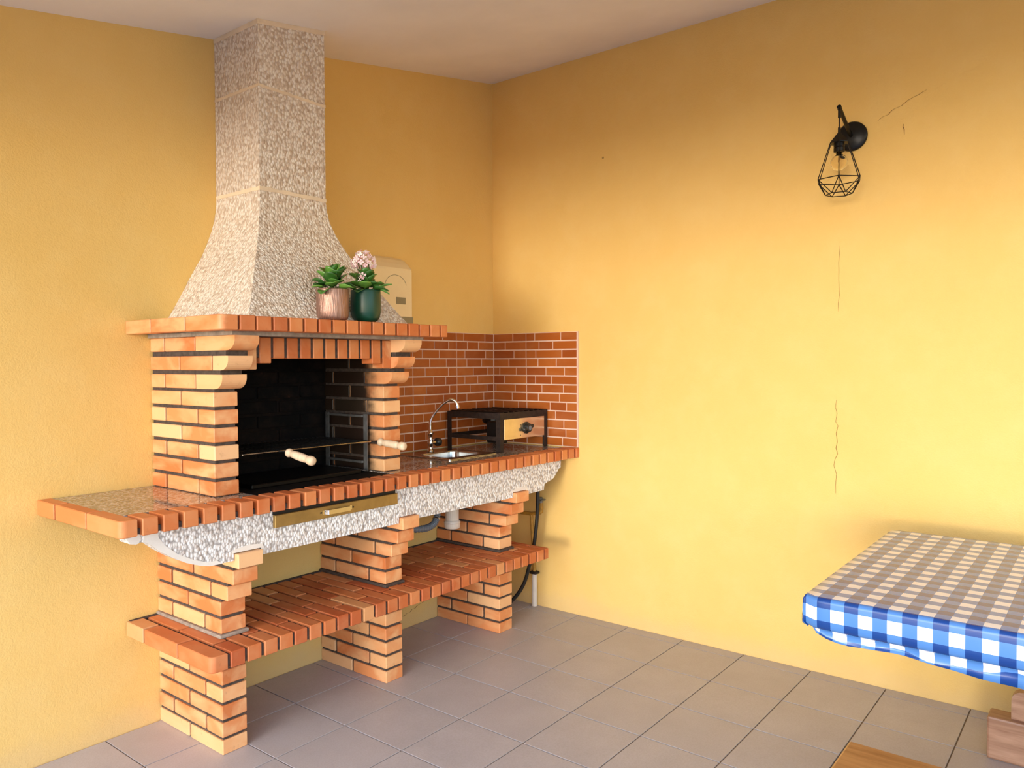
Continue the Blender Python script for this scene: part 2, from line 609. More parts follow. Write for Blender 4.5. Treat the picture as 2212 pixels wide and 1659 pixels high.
# shelf: bricks running front to back in a running bond
SX0, SX1, SF, SZ0, SZ1 = -2.2972, -.287, -.629, .389, .4465
shelf = obj('shelf_bed', bx(SX0+.010, SX1-.008, -.001, SF+.010, SZ0+.004, SZ1-.008), M['mortar'], bbq)
shelf.name = 'brick_shelf'
def round_brick(x0, x1, y0, y1, z0, z1, r, mat, parent, name='brick', corner='l'):
    """brick whose front-left upright edge is rounded (y1 is the front)."""
    cx, cy = (x0+x1)/2, (y0+y1)/2
    pts = [(x1, y0), (x0, y0), (x0, y1+r)]
    for i in range(1, 8):
        a = math.pi + (math.pi/2)*i/8
        pts.append((x0+r+r*math.cos(a), y1+r+r*math.sin(a)))
    pts += [(x0+r, y1), (x1, y1)]
    bm = bmesh.new()
    prism(bm, [(p[0]-cx, p[1]-cy) for p in pts], z0-(z0+z1)/2, z1-(z0+z1)/2, 'z')
    hor = [e for e in bm.edges if abs(e.verts[0].co.z-e.verts[1].co.z) < 1e-6]
    bmesh.ops.bevel(bm, geom=hor, offset=.0025, segments=1, affect='EDGES')
    return obj(name, bm, M[mat], parent, (cx, cy, (z0+z1)/2))

cols = [(SX0, -2.234)]
x = -2.219
while x < SX1-.03:
    cols.append((x, min(x+.0565, SX1)))
    x += .0678
for i, (a, b) in enumerate(cols):
    rows = [(.006, .141), (.153, .397), (.408, -SF)] if i % 2 == 0 else [(.022, .257), (.269, .504), (.516, -SF)]
    for q, (p, s) in enumerate(rows):
        if i == 0 and q == 2:
            round_brick(a, b, -p, -s, SZ0, SZ1, .022, 'brick_top', shelf)
        else:
            dz = rnd.uniform(-.0012, .0008)
            brick(a, b, -p, -s + (rnd.uniform(-.002, .002) if q == 2 else 0), SZ0, SZ1+dz, 'brick_top', shelf)
obj('mortar_fillet', bx(SX0+.01, SX1-.02, -.001, -.020, SZ1-.008, SZ1+.002, bev=.003), M['mortar'], shelf)

# pebble-dash lintel in two lengths, notched round the top bricks of the pillars
LF = -.570
LT = .9205
def notch(i):
    x0, x1 = PX[i]
    zt = .459+4*PITCH_Z+BH+.003
    return [(x0-.004, .753), (x0-.004, zt), (x1+.004, zt), (x1+.004, .753)]
left = [(-2.551, LT), (-2.552, .903), (-2.540, .884), (-2.522, .880), (-2.500, .884), (-2.470, .868), (-2.440, .842), (-2.395, .810), (-2.348, .783), (-2.300, .764), (-2.262, .754)]
left += notch(0) + notch(1)[:3] + [(PX[1][1]+.004, .768), (-1.2655, .768)][:0]
left = [p for p in left if p[0] <= -1.2655 or False]
left = left[:11] + notch(0) + notch(1)[:2] + [(-1.2655, .459+4*PITCH_Z+BH+.003), (-1.2655, LT)]
zt = .459+4*PITCH_Z+BH+.003
right = [(-1.2625, LT), (-1.2625, zt), (PX[1][1]+.004, zt), (PX[1][1]+.004, .758)] + notch(2) + [(-.376, .755), (-.249, .757), (-.243, .788), (-.215, .797), (-.175, .805), (-.150, .815), (-.125, .835), (-.105, .858), (-.082, .868), (-.078, LT)]
for pts in (left, right):
    bm = bmesh.new()
    prism(bm, pts, -.505, LF, 'y')
    obj('pebble_lintel', bm, M['pebble_white'], bbq)

# smooth white cement left along the lintel's end and round two of the notches
def cement(pts):
    bm = bmesh.new()
    prism(bm, pts, -.566, LF-.0012, 'y')
    obj('cement_patch', bm, M['cement'], bbq)
cement([(-2.552, LT-.001), (-2.512, LT-.001), (-2.505, .900), (-2.512, .8815), (-2.522, .8795), (-2.541, .884), (-2.553, .903)])
cement([(-2.492, LT-.001), (-2.450, LT-.001), (-2.446, .890), (-2.425, .858), (-2.380, .820), (-2.330, .792), (-2.275, .770), (-2.235, .768), (-2.215, .753), (-2.263, .7535), (-2.301, .7635), (-2.349, .7825), (-2.396, .8095), (-2.441, .8415), (-2.471, .8675), (-2.499, .885)])
for i in (0, 2):
    x0, x1 = PX[i]
    zt = .459+4*PITCH_Z+BH+.003
    cement([(x0-.004, zt), (x0-.012, zt+.010), (x0+.020, zt+.017), (x0+.060, zt+.020), (x1+.010, zt+.014), (x1+.022, .772), (x1+.020, .7575), (x1+.004, .7575), (x1+.004, zt)])

# worktop: granite slab let into a rim of bricks
WX0, WF, WZ0, WZ1 = -2.6056, -.644, .9208, .9764
top = obj('worktop', bx(WX0+.010, -.002, -.001, WF+.016, WZ0+.003, WZ0+.022), M['mortar'], bbq)
# slab with an opening for the sink bowl and one for the hearth tray
bm = bmesh.new()
bw = (-.825, -.530, -.380, -.145)        # bowl opening
ht = (-2.055, -1.372, -.478, -.055)      # hearth opening
zz = (WZ0+.023, WZ1-.002)
yb, yf = -.001, -.541
def ring_slab(xa, xb, hole):
    hx0, hx1, hy0, hy1 = hole
    X = [xa, hx0, hx1, xb]; Y = [yf, hy0, hy1, yb]
    v = {}
    for k, z in enumerate(zz):
        for i, xx in enumerate(X):
            for j, yy in enumerate(Y):
                v[i, j, k] = bm.verts.new((xx, yy, z))
    for i in range(3):
        for j in range(3):
            if (i, j) == (1, 1):
                continue
            bm.faces.new([v[i, j, 1], v[i+1, j, 1], v[i+1, j+1, 1], v[i, j+1, 1]])
            bm.faces.new([v[i, j, 0], v[i, j+1, 0], v[i+1, j+1, 0], v[i+1, j, 0]])
    for i in range(3):
        bm.faces.new([v[i, 0, 0], v[i+1, 0, 0], v[i+1, 0, 1], v[i, 0, 1]])
        bm.faces.new([v[i+1, 3, 0], v[i, 3, 0], v[i, 3, 1], v[i+1, 3, 1]])
        bm.faces.new([v[0, i+1, 0], v[0, i, 0], v[0, i, 1], v[0, i+1, 1]])
        bm.faces.new([v[3, i, 0], v[3, i+1, 0], v[3, i+1, 1], v[3, i, 1]])
    a = [(1, 1), (2, 1), (2, 2), (1, 2)]
    for q in range(4):
        p, s = a[q], a[(q+1) % 4]
        bm.faces.new([v[p[0], p[1], 1], v[s[0], s[1], 1], v[s[0], s[1], 0], v[p[0], p[1], 0]])
ring_slab(-1.352, -.003, bw)
bmesh.ops.recalc_face_normals(bm, faces=bm.faces)
obj('granite_slab', bm, M['granite'], top)
obj('granite_slab', bx(-2.556, -2.057, yb, yf, *zz), M['granite'], top)
obj('hearth_plate', bx(-2.056, -1.353, -.06, yf, zz[0], WZ1-.006), M['soot'], top)
# rim
for a, b in [(.002, .147), (.157, .398)]:
    brick(WX0, -2.558, -a, -b, WZ0, WZ1, 'brick_edge', top)
round_brick(WX0, -2.551, -.409, WF, WZ0, WZ1, .022, 'brick_edge', top)
x = -2.5345
while x < -.03:
    brick(x, min(x+.0530, -.001), -.541, WF+rnd.uniform(-.0015, .0015), WZ0, WZ1+rnd.uniform(-.0008, .0008), 'brick_edge', top)
    x += .06953

# ash drawer in the lintel
dr = obj('ash_drawer', bx(-2.004, -1.374, -.5715, -.588, .846, .8945, bev=.002), M['brass'], bbq)
obj('slot_shade_strip', bx(-2.004, -1.374, -.5700, -.5725, .894, .9200), M['blackmatte'], bbq)  # black strip laid on the lintel, standing in for shade in the gap
bm = bmesh.new()
prism(bm, [(-1.785, -.588), (-1.785, -.5905), (-1.772, -.5905), (-1.765, -.606), (-1.655, -.606), (-1.648, -.5905), (-1.635, -.5905), (-1.635, -.588), (-1.650, -.588), (-1.660, -.602), (-1.760, -.602), (-1.770, -.588)], .862, .880, 'z')
obj('drawer_handle', bm, M['chrome'], dr)
for xx in (-1.792, -1.628):
    obj('screw', lt([(.003, 0), (.004, -.001), (.003, -.003), (.0005, -.0035)], 8, (xx, -.588, .871), 'y'), M['rust'], dr)

# fire chamber: two brick cheeks with rounded corbels
CX = [(-2.179, -2.079), (-1.346, -1.243)]
CP = .0667
CB = [(1.376, 1.430), (1.446, 1.499), (1.519, 1.573)]
CFR = [(-.474, -.528), (-.520, -.568), (-.560, -.612)]     # foot and nose of each rounded course
def corbel(x0, x1, z0, z1, yb, foot, nose, parent):
    pts = [(yb, z0), (foot, z0)]
    h = (z1-z0)*.78
    for i in range(1, 8):
        a = (math.pi/2)*i/7
        pts.append((foot-(foot-nose)*math.sin(a), z0+h*(1-math.cos(a))))
    pts += [(nose, z1), (yb, z1)]
    cy, cz, cx = (yb+nose)/2, (z0+z1)/2, (x0+x1)/2
    bm = bmesh.new()
    prism(bm, [(p[0]-cy, p[1]-cz) for p in pts], x0-cx, x1-cx, 'x')
    return obj('brick', bm, M['brick_soot_shade'], parent, (cx, cy, cz))
for x0, x1 in CX:
    core = obj('fire_cheek', bx(x0+SIDE, x1-SIDE, -.002, -.468+SIDE, WZ1-.003, 1.5735), M['mortar'], bbq)
    core_b = None
    for c in range(6):
        pillar_bricks(core, x0, x1, WZ1+.0005+c*CP, 'BA'[c % 2], -.469, 'brick_soot_shade')
    for c in range(3):
        z0, z1 = CB[c]
        ft, ns = CFR[c]
        if c % 2 == 0:
            brick(x0, x1, -.002, -.108, z0, z1, 'brick_soot_shade', core)
            brick(x0, x1, -.116, -.338, z0, z1, 'brick_soot_shade', core)
            corbel(x0, x1, z0, z1, -.348, ft, ns, core)
        else:
            brick(x0, x1, -.002, -.226, z0, z1, 'brick_soot_shade', core)
            brick(x0, x1, -.235, -.458, z0, z1, 'brick_soot_shade', core)
            corbel(x0, x1, z0, z1, -.466, ft, ns, core)
    for (z0, z1, yf2) in ((1.430, 1.446, -.505), (1.499, 1.519, -.545)):
        obj('mortar_joint', bx(x0+.006, x1-.006, -.45, yf2, z0-.001, z1+.001), M['mortar'], core)
# brick soldier course over the mouth, stepped at the ends
arch = obj('brick_arch', bx(-2.077, -1.349, -.455, -.514, 1.493, 1.5735), M['mortar'], bbq)
for i in range(12):
    a = -2.0785+i*.0622
    bt = {0: 1.448, 1: 1.4705, 10: 1.4675, 11: 1.448}.get(i, 1.489)
    brick(a, a+.0505, -.448, -.520+rnd.uniform(-.001, .001), bt, 1.5715, 'brick_edge' if i not in (0, 11) else 'brick', arch)
# sooty back of the chamber
back = obj('fire_back', bx(-2.085, -1.340, -.002, -.048, WZ1-.02, 1.5735), M['soot'], bbq)
for c in range(9):
    z0 = WZ1+.001+c*CP
    b = [(-2.077, -1.965), (-1.953, -1.733), (-1.722, -1.502), (-1.490, -1.348)] if c % 2 else [(-2.077, -1.853), (-1.842, -1.620), (-1.609, -1.348)]
    for a, e in b:
        brick(a, e, -.045, -.0545, z0, z0+.054, 'soot', back)

# mantel
MX0, MX1, MF, MZ0, MZ1 = -2.2772, -1.149, -.685, 1.5875, 1.6404
mant = obj('mantel', bx(MX0+.010, MX1-.010, -.001, MF+.012, MZ0+.002, MZ1-.003), M['mortar'], bbq)
obj('mortar_bed', bx(-2.190, -1.232, -.002, -.612, 1.5732, MZ0+.003), M['mortar_pale'], mant)
for a, b in [(.002, .199), (.206, .450)]:
    brick(MX0, -2.224, -a, -b, MZ0, MZ1, 'brick', mant)
round_brick(MX0, -2.212, -.458, MF, MZ0, MZ1, .022, 'brick', mant)
x = -2.2010
while x < MX1-.02:
    brick(x, min(x+.0590, MX1), -.574, MF+rnd.uniform(-.001, .001), MZ0, MZ1+rnd.uniform(-.0006, .0006), 'brick_edge', mant)
    x += .0674
for a, b in [(.002, .20), (.21, .40), (.41, .566)]:
    brick(-1.2, MX1, -a, -b, MZ0, MZ1, 'brick_edge', mant)

# chimney hood: flared foot, straight flue
prof = [(1.6400, .236), (1.664, .222), (1.700, .200), (1.753, .170), (1.793, .148), (1.834, .127), (1.880, .100), (1.927, .073), (1.965, .056), (2.000, .041), (2.040, .026), (2.084, .013), (2.125, .005), (2.180, 0), (2.60, 0)]
CXL, CXR, CYF = -1.878, -1.546, -.325
bm = bmesh.new()
rings = []
for z, d in prof + [(None, 0)]:
    dy = d*1.16
    q = [(CXL-d, -.001), (CXL-d, CYF-dy), (CXR+d, CYF-dy), (CXR+d, -.001)]
    rings.append([bm.verts.new((px, py, CEIL(px)+.01 if z is None else z)) for px, py in q])
for a, b in zip(rings, rings[1:]):
    for k in range(4):
        bm.faces.new((a[k], a[(k+1) % 4], b[(k+1) % 4], b[k]))
bm.faces.new(rings[0][::-1]); bm.faces.new(rings[-1])
bmesh.ops.recalc_face_normals(bm, faces=bm.faces)
hood = obj('chimney_hood', bm, M['pebble'], bbq)
def band(zs, h, e=.0025):
    bm = bmesh.new()
    zl, zr = zs
    pts = [(CXL-e, -.001), (CXL-e, CYF-e), (CXR+e, CYF-e), (CXR+e, -.001)]
    zf = lambda px: zl+(zr-zl)*(px-CXL)/(CXR-CXL)
    N = 14
    path = []
    for p, q in zip(pts, pts[1:]):
        for i in range(N):
            t = i/N
            path.append((p[0]+(q[0]-p[0])*t, p[1]+(q[1]-p[1])*t))
    path.append(pts[-1])
    lo, hi, li, hi2 = [], [], [], []
    for px, py in path:
        a, b = rnd.uniform(-.0025, .0025), rnd.uniform(-.0025, .0025)
        ix, iy = px + (.006 if px < -1.7 else -.006), py + .006
        lo.append(bm.verts.new((px, py, zf(px)-h/2+a))); hi.append(bm.verts.new((px, py, zf(px)+h/2+b)))
        li.append(bm.verts.new((ix, iy, zf(px)-h/2-.001))); hi2.append(bm.verts.new((ix, iy, zf(px)+h/2+.001)))
    for i in range(len(path)-1):
        bm.faces.new((lo[i], lo[i+1], hi[i+1], hi[i]))
        bm.faces.new((hi[i], hi[i+1], hi2[i+1], hi2[i]))
        bm.faces.new((li[i], li[i+1], lo[i+1], lo[i]))
        bm.faces.new((hi2[i], hi2[i+1], li[i+1], li[i]))
    bmesh.ops.recalc_face_normals(bm, faces=bm.faces)
    obj('plaster_band', bm, M['plaster'], hood)
band((2.188, 2.188), .015)
band((2.605, 2.600), .012)
band((CEIL(CXL)-.009, CEIL(CXR)-.009), .018, .004)

# ------------------------------------------------------------------ tiled backsplash
bs = thing('tiled_backsplash', 'glazed terracotta brick-pattern wall tiling with pale grout in the corner behind the gas stove', 'backsplash')
B0, B1, NR = .979, 1.650, 13
BP = (B1-B0)/NR
pb = obj('back_panel', bx(-1.236, -.0075, -.0005, -.0075, B0, B1), M['bs_grout'], bs)
pr_ = obj('side_panel', bx(-.0005, -.0075, -.0005, -.6405, B0, B1), M['bs_grout'], bs)
BACK = [[-.628, -.47, -.352, -.287, -.091], [-.539, -.42, -.352, -.254, -.152], [-.636, -.499, -.35, -.277, -.085], [-.577, -.439, -.35, -.26, -.124],
        [-.711, -.614, -.422, -.348, -.201, -.065], [-.711, -.547, -.445, -.348, -.279, -.161], [-.777, -.709, -.606, -.412, -.348, -.231, -.074],
        [-.709, -.622, -.465, -.351, -.262, -.104], [-.778, -.709, -.534, -.415, -.349, -.175, -.056], [-.709, -.632, -.495, -.350, -.208],
        [-.709, -.584, -.439, -.349, -.208, -.07], [-.78, -.709, -.611, -.447, -.349, -.249, -.097], [-.709, -.557, -.349, -.182, -.083]]
SIDE_ = [[-.165, -.266, -.331, -.521], [-.105, -.266, -.363, -.464], [-.173, -.266, -.339, -.529], [-.133, -.267, -.355, -.489], [-.06, -.191, -.268, -.414, -.547],
         [-.098, -.269, -.337, -.452], [-.028, -.182, -.269, -.384, -.539], [-.158, -.27, -.358, -.512], [-.089, -.206, -.271, -.444, -.561], [-.167, -.272, -.369, -.482],
         [-.105, -.272, -.404, -.542], [-.191, -.272, -.427, -.556], [-.167, -.272, -.398, -.533]]
gj = .0037
for r in range(NR):
    z1 = B1-r*BP-gj; z0 = B1-(r+1)*BP+gj
    br = sorted(BACK[r])
    if br[0] > -.72:
        br = [-.711 if abs(br[0]+.711) > .03 else br[0]] + br if abs(br[0]+.711) > .03 else br
    lead = [-1.226, -1.10+.04*(r % 3), -.93+.05*(r % 2)]
    e = lead + [b for b in br if b > -.86] + [-.0095]
    e = sorted(set(e))
    for a, b in zip(e, e[1:]):
        if b-a > .02:
            brick(a+gj*.8, b-gj*.8, -.006, -.0105, z0, z1, 'bs_brick', pb, 'tile', .0012, 0)
    e = sorted([-.6345] + SIDE_[r] + [-.0125])
    for a, b in zip(e, e[1:]):
        if b-a > .012:
            brick(-.006, -.0105, a+gj*.8, b-gj*.8, z0, z1, 'bs_brick', pr_, 'tile', .0012, 0)

# ------------------------------------------------------------------ hearth furniture
rack = thing('grill_rack', 'sooty steel rack frame standing inside the fire chamber, carrying the grill', 'grill rack', (-1.71, -.22, WZ1))
def R_(p):
    return (p[0]+1.71, p[1]+.22, p[2]-WZ1)
for x in (-1.366, -2.060):
    s = -1 if x > -1.7 else 1
    for y in (-.092, -.368):
        bm = bmesh.new()
        box(bm, x-.002+1.71, x+.002+1.71, y-.013+.22, y+.013+.22, 0, 1.236-WZ1)
        obj('upright', bm, M['greysteel'], rack)
    for z in (1.016, 1.106, 1.228):
        bm = bmesh.new()
        box(bm, x-.003+1.71, x+.014*s+1.71, -.355+.22, -.105+.22, z-.006-WZ1, z+.004-WZ1)
        obj('side_rail', bm, M['greysteel'], rack)
gr = thing('grill_grate', 'wire grill grate with two pale turned wooden handles sticking out of the fire chamber', 'grill', (-1.71, -.25, 1.111))
bm = bmesh.new()
gz = .004
x0, x1, y0, y1 = -.325, .325, -.175, .165
rp = [(x0, y0), (x1, y0), (x1, y1), (x0, y1)]
for a, b in zip(rp, rp[1:]+rp[:1]):
    tube(bm, [(a[0], a[1], gz), (b[0], b[1], gz)], .0032, 6)
obj('wire_frame', bm, M['steel'], gr)
for i in range(1, 30):
    xx = x0+(x1-x0)*i/30
    obj('wire', tb([(xx, y0, gz+.003), (xx, y1, gz+.003)], .0017, 5), M['wire'], gr)
for yy in (-.06, .05):
    obj('cross_wire', tb([(x0, yy, gz), (x1, yy, gz)], .0025, 5), M['wire'], gr)
hp = [(.010, 0), (.0165, .006), (.0185, .014), (.0165, .021), (.0112, .026), (.0140, .032), (.0160, .050), (.0170, .075), (.0165, .100), (.0155, .112), (.0112, .117), (.0165, .122), (.0190, .132), (.0190, .142), (.0165, .151), (.008, .155)]
for (nx, ny, nz), (tx, ty, tz) in (((-1.852, -.452, 1.112), (-1.838, -.607, 1.083)), ((-1.362, -.450, 1.113), (-1.339, -.602, 1.098))):
    o0 = Vector((-1.71, -.25, 1.111))
    n_ = Vector((nx, ny, nz))-o0; t_ = Vector((tx, ty, tz))-o0
    d = (t_-n_)
    L = d.length
    bm = lt([(r, h*L/.155) for r, h in hp], 16)
    h = obj('handle', bm, M['handle'], gr, n_, d.to_track_quat('Z', 'Y').to_euler(), True)
    fx = nx+1.71
    bm = bmesh.new()
    for s in (-.022, .022):
        tube(bm, smooth_pts([(fx+s if abs(fx+s) < .32 else fx-abs(s)*math.copysign(1, fx), y0, gz), (fx+s*.7, y0-.012, gz), n_-d.normalized()*.012+Vector((s*.25, 0, 0)), n_+d.normalized()*.01], 4), .0026, 6)
    obj('handle_rod', bm, M['wire'], gr)
tray = tag(obj('ash_tray', bx(-1.98, -1.42, -.40, -.09, WZ1-.0055, WZ1+.012, bev=.003), M['black']), 'flat sooty steel ash tray lying on the hearth under the grill', 'ash tray')

# ------------------------------------------------------------------ sink and tap
sk = thing('steel_sink', 'small square stainless steel sink set into the granite worktop left of the gas stove', 'sink', (-.68, -.25, WZ1))
bm = bmesh.new()
def loop(w, h, r, z, cx=0, cy=0, n=5):
    P = []
    for qx, qy, a0 in ((1, 1, 0), (-1, 1, 90), (-1, -1, 180), (1, -1, 270)):
        for i in range(n+1):
            a = R(a0+90*i/n)
            P.append((cx+qx*(w-r)+r*math.cos(a), cy+qy*(h-r)+r*math.sin(a), z))
    return P
Ls = [loop(.190, .195, .012, -.001, 0, .010), loop(.190, .195, .012, .003, 0, .010), loop(.184, .189, .010, .0045, 0, .010),
      loop(.142, .113, .045, .0030, 0, -.014), loop(.138, .109, .045, -.004, 0, -.014), loop(.128, .100, .045, -.105, 0, -.014), loop(.105, .078, .04, -.125, 0, -.014), loop(.03, .03, .03, -.128, 0, -.014)]
VL = [[bm.verts.new(p) for p in L] for L in Ls]
for a, b in zip(VL, VL[1:]):
    n = len(a)
    for k in range(n):
        bm.faces.new((a[k], a[(k+1) % n], b[(k+1) % n], b[k]))
bm.faces.new(VL[-1])
bmesh.ops.recalc_face_normals(bm, faces=bm.faces)
for f in bm.faces:
    if f.calc_center_median().z > -.01 and f.normal.z < 0 and abs(f.normal.z) > .7:
        f.normal_flip()
obj('bowl', bm, M['steel'], sk, smooth=False)
obj('drain', lt([(.028, -.1275), (.028, -.1245), (.018, -.1240), (.002, -.1255)], 18, (0, -.014, 0)), M['chrome'], sk)

tap = thing('swan_neck_tap', 'chrome swan-neck tap with a round black turning knob on the sink', 'tap', (-.68, -.110, WZ1+.0045))
obj('body', lt([(.021, 0), (.021, .006), (.014, .012), (.0125, .030), (.0160, .036), (.0160, .060), (.0115, .068), (.0135, .090), (.0175, .096), (.0175, .106), (.011, .113), (.0085, .122)], 18), M['chrome'], tap, smooth=True)
sp = smooth_pts([(0, 0, .115), (.000, -.003, .17), (.014, -.022, .215), (.036, -.058, .262), (.058, -.093, .286), (.073, -.117, .281), (.080, -.126, .262)], 6)
obj('spout', tb(sp, .0085, 12), M['chrome'], tap, smooth=True)
obj('aerator', tb([(.079, -.125, .268), (.081, -.127, .256), (.083, -.128, .240)], [.0105, .012, .012], 12), M['chrome'], tap)
obj('valve', tb([(.010, -.002, .048), (.036, -.010, .050)], .008, 10), M['chrome'], tap)
bm = bmesh.new()
d = Vector((.98, -.2, 0)).normalized()
pts, rr = [], []
for h, r in ((.032, .012), (.036, .020), (.042, .0235), (.060, .0235), (.066, .020), (.068, .010)):
    pts.append(d*h+Vector((0, 0, .050))); rr.append(r)
tube(bm, pts, rr, 14)
obj('knob', bm, M['knob'], tap, smooth=True)

# ------------------------------------------------------------------ gas stove
ST = (-.462, -.022, -.430, -.036)
SZ, SH = WZ1, .216
sv = thing('gas_stove', 'black iron gas stove with brass-toned front panel and black knob in the worktop corner', 'stove', (ST[0], ST[2], SZ))
Wd, Dp = ST[1]-ST[0], ST[3]-ST[2]
t = .030
def angle_leg(cx, cy, sx, sy):
    bm = bmesh.new()
    pts = [(0, 0), (t, 0), (t, .004), (.004, .004), (.004, t), (0, t)]
    prism(bm, [(cx+sx*p, cy+sy*q) for p, q in pts], -.0005, SH-.004, 'z')
    return bm
for cx, cy, sx, sy in ((0, 0, 1, 1), (Wd, 0, -1, 1), (0, Dp, 1, -1), (Wd, Dp, -1, -1)):
    obj('leg', angle_leg(cx, cy, sx, sy), M['rust'], sv)
bm = bmesh.new()
for a in ((0, Wd, 0, .004), (0, Wd, Dp-.004, Dp)):
    box(bm, a[0], a[1], a[2]-.0006, a[3]+.0006, SH-.036, SH)
obj('top_rail', bm, M['rust'], sv)
for xx in (0, Wd-.004):
    obj('side_rail', bx(xx-.0004, xx+.0044, .001, Dp-.001, SH-.034, SH), M['rust'], sv)
    obj('lower_rail', bx(xx-.0004, xx+.0044, .001, Dp-.001, .064, .086), M['rust'], sv)
obj('lower_rail', bx(.001, Wd-.001, Dp-.0045, Dp, .064, .086), M['rust'], sv)
# pan support on top
bm = bmesh.new()
for i in range(9):
    a = .035+i*(Wd-.07)/8
    box(bm, a-.006, a+.006, .006, Dp-.006, SH-.004, SH+.006)
bmesh.ops.remove_doubles(bm, verts=bm.verts, dist=1e-6)
gt = None
for i in range(9):
    a = .035+i*(Wd-.07)/8
    obj('grate_bar', bx(a-.006, a+.006, .004, Dp-.004, SH-.006, SH+.004), M['black'], sv)
bm.free()
obj('grate_frame', bx(.012, Wd-.012, Dp/2-.008, Dp/2+.008, SH-.008, SH+.003), M['black'], sv)
obj('burner', lt([(.02, .13), (.075, .14), (.085, .155), (.085, .175), (.07, .182), (.03, .184), (.005, .184)], 22, (Wd*.5, Dp*.52, 0)), M['black'], sv)
obj('gas_tube', tb(smooth_pts([(Wd*.5, Dp*.52, .14), (Wd*.42, Dp*.45, .105), (Wd*.36, Dp*.30, .10), (Wd*.40, .07, .104), (Wd*.50, .012, .104)], 5), .011, 10), M['rust'], sv)
obj('mixer_box', bx(.035, .105, .028, .13, .045, .165, bev=.006), M['black'], sv)
fp = obj('front_panel', bx(.034, Wd-.031, -.0018, .0012, .066, SH-.037, bev=.0006), M['panel'], sv)
kx, kz = Wd*.535, .122
kn = obj('knob', lt([(.034, -.0018), (.034, -.006), (.027, -.008), (.025, -.026), (.022, -.029), (.004, -.029)], 22, (kx, 0, kz), 'y'), M['knob'], sv, smooth=False)
bm = bx(-.046, .046, -.026, -.008, -.010, .010, bev=.006, seg=2)
obj('grip', bm, M['knob'], kn, (kx, 0, kz), (0, R(-14), 0))
obj('pointer', lt([(.013, -.0285), (.013, -.0300), (.002, -.0302)], 16, (kx+.001, 0, kz), 'y'), M['corr'], kn)
for px, pz in ((Wd*.41, .141), (Wd*.41, .083)):
    obj('screw', lt([(.003, -.0016), (.003, -.0030), (.0006, -.0033)], 8, (px, 0, pz), 'y'), M['rust'], fp)
obj('hose_nozzle', tb([(Wd-.003, .03, .122), (Wd+.014, .03, .122)], [.011, .008], 10), M['rust'], sv)

# ------------------------------------------------------------------ pots on the mantel
def leaf_mesh(name, L=.044, Wm=.046, curl=.25):
    bm = bmesh.new()
    N = 6
    rows = []
    for i in range(N+1):
        t_ = i/N
        ww = Wm/2*math.sin(math.pi*min(1, t_**.8*.93+.03))**.6*(1+.07*math.cos(i*math.pi))
        z = -curl*L*t_*t_
        rows.append([bm.verts.new((s*ww, L*t_, z+abs(s)*ww*.30)) for s in (-1, 0, 1)])
    for a, b in zip(rows, rows[1:]):
        for k in range(2):
            bm.faces.new((a[k], a[k+1], b[k+1], b[k]))
    r = bmesh.ops.extrude_face_region(bm, geom=list(bm.faces))
    for v in r['geom']:
        if isinstance(v, bmesh.types.BMVert):
            v.co.z -= .0022
    bmesh.ops.recalc_face_normals(bm, faces=bm.faces)
    me = bpy.data.meshes.new(name)
    bm.to_mesh(me); bm.free()
    for p in me.polygons:
        p.use_smooth = True
    me.materials.append(M['leaf'])
    return me
LEAF = leaf_mesh('leaf')

def foliage(root, n, z0, rad, hmax, seed, lscale=1.0):
    r = random.Random(seed)
    for i in range(n):
        a = i*2.39996 + r.uniform(-.25, .25)
        q = (i+.5)/n                       # 0 centre/top .. 1 rim
        rr = rad*(.10+.62*q)
        z = z0 + hmax*(1-q)*r.uniform(.75, 1.05)
        tilt = R(82-74*q+r.uniform(-18, 18))
        sc = lscale*r.uniform(.8, 1.12)
        p = Vector((rr*math.cos(a), rr*math.sin(a), z))
        rot = Euler((tilt, r.uniform(-.2, .2), a-math.pi/2), 'XYZ')
        place('leaf', LEAF, root, p, rot, (sc, sc, sc))
        if i % 2 == 0:
            obj('stem', tb([(0.15*p.x, .15*p.y, z0-.012), (p.x*.7, p.y*.7, (z0+z)/2), p], [.0028, .0024, .002], 5), M['stem'], root)

def pot(root, prof, mat):
    inner = [(r-.006, h) for r, h in prof[::-1] if h > .02]
    o = obj('pot', lt(prof + inner + [(.004, .022)], 40), mat, root, smooth=True)
    obj('soil', lt([(prof[-1][0]-.0075, prof[-1][1]-.022), (prof[-1][0]-.0075, prof[-1][1]-.014), (.02, prof[-1][1]-.008), (.002, prof[-1][1]-.007)], 24), M['soil'], root)
    return o

pc = thing('potted_succulent', 'bushy green plant in a ribbed copper pot on the mantel, left of the green pot', 'potted plant', (-1.745, -.615, MZ1))
pot(pc, [(.030, 0), (.050, .001), (.058, .006), (.0625, .016), (.064, .04), (.0645, .09), (.0645, .122), (.0638, .126)], M['copper'])
foliage(pc, 26, .120, .060, .068, 3, 1.25)
pg = thing('potted_flowering_plant', 'pink flowering plant with dark leaves in a dark green glazed pot on the mantel', 'potted plant', (-1.574, -.617, MZ1))
pot(pg, [(.026, 0), (.036, .001), (.049, .008), (.057, .020), (.062, .042), (.0625, .075), (.0615, .128), (.0605, .133)], M['greenpot'])
foliage(pg, 26, .128, .058, .056, 11, 1.22)
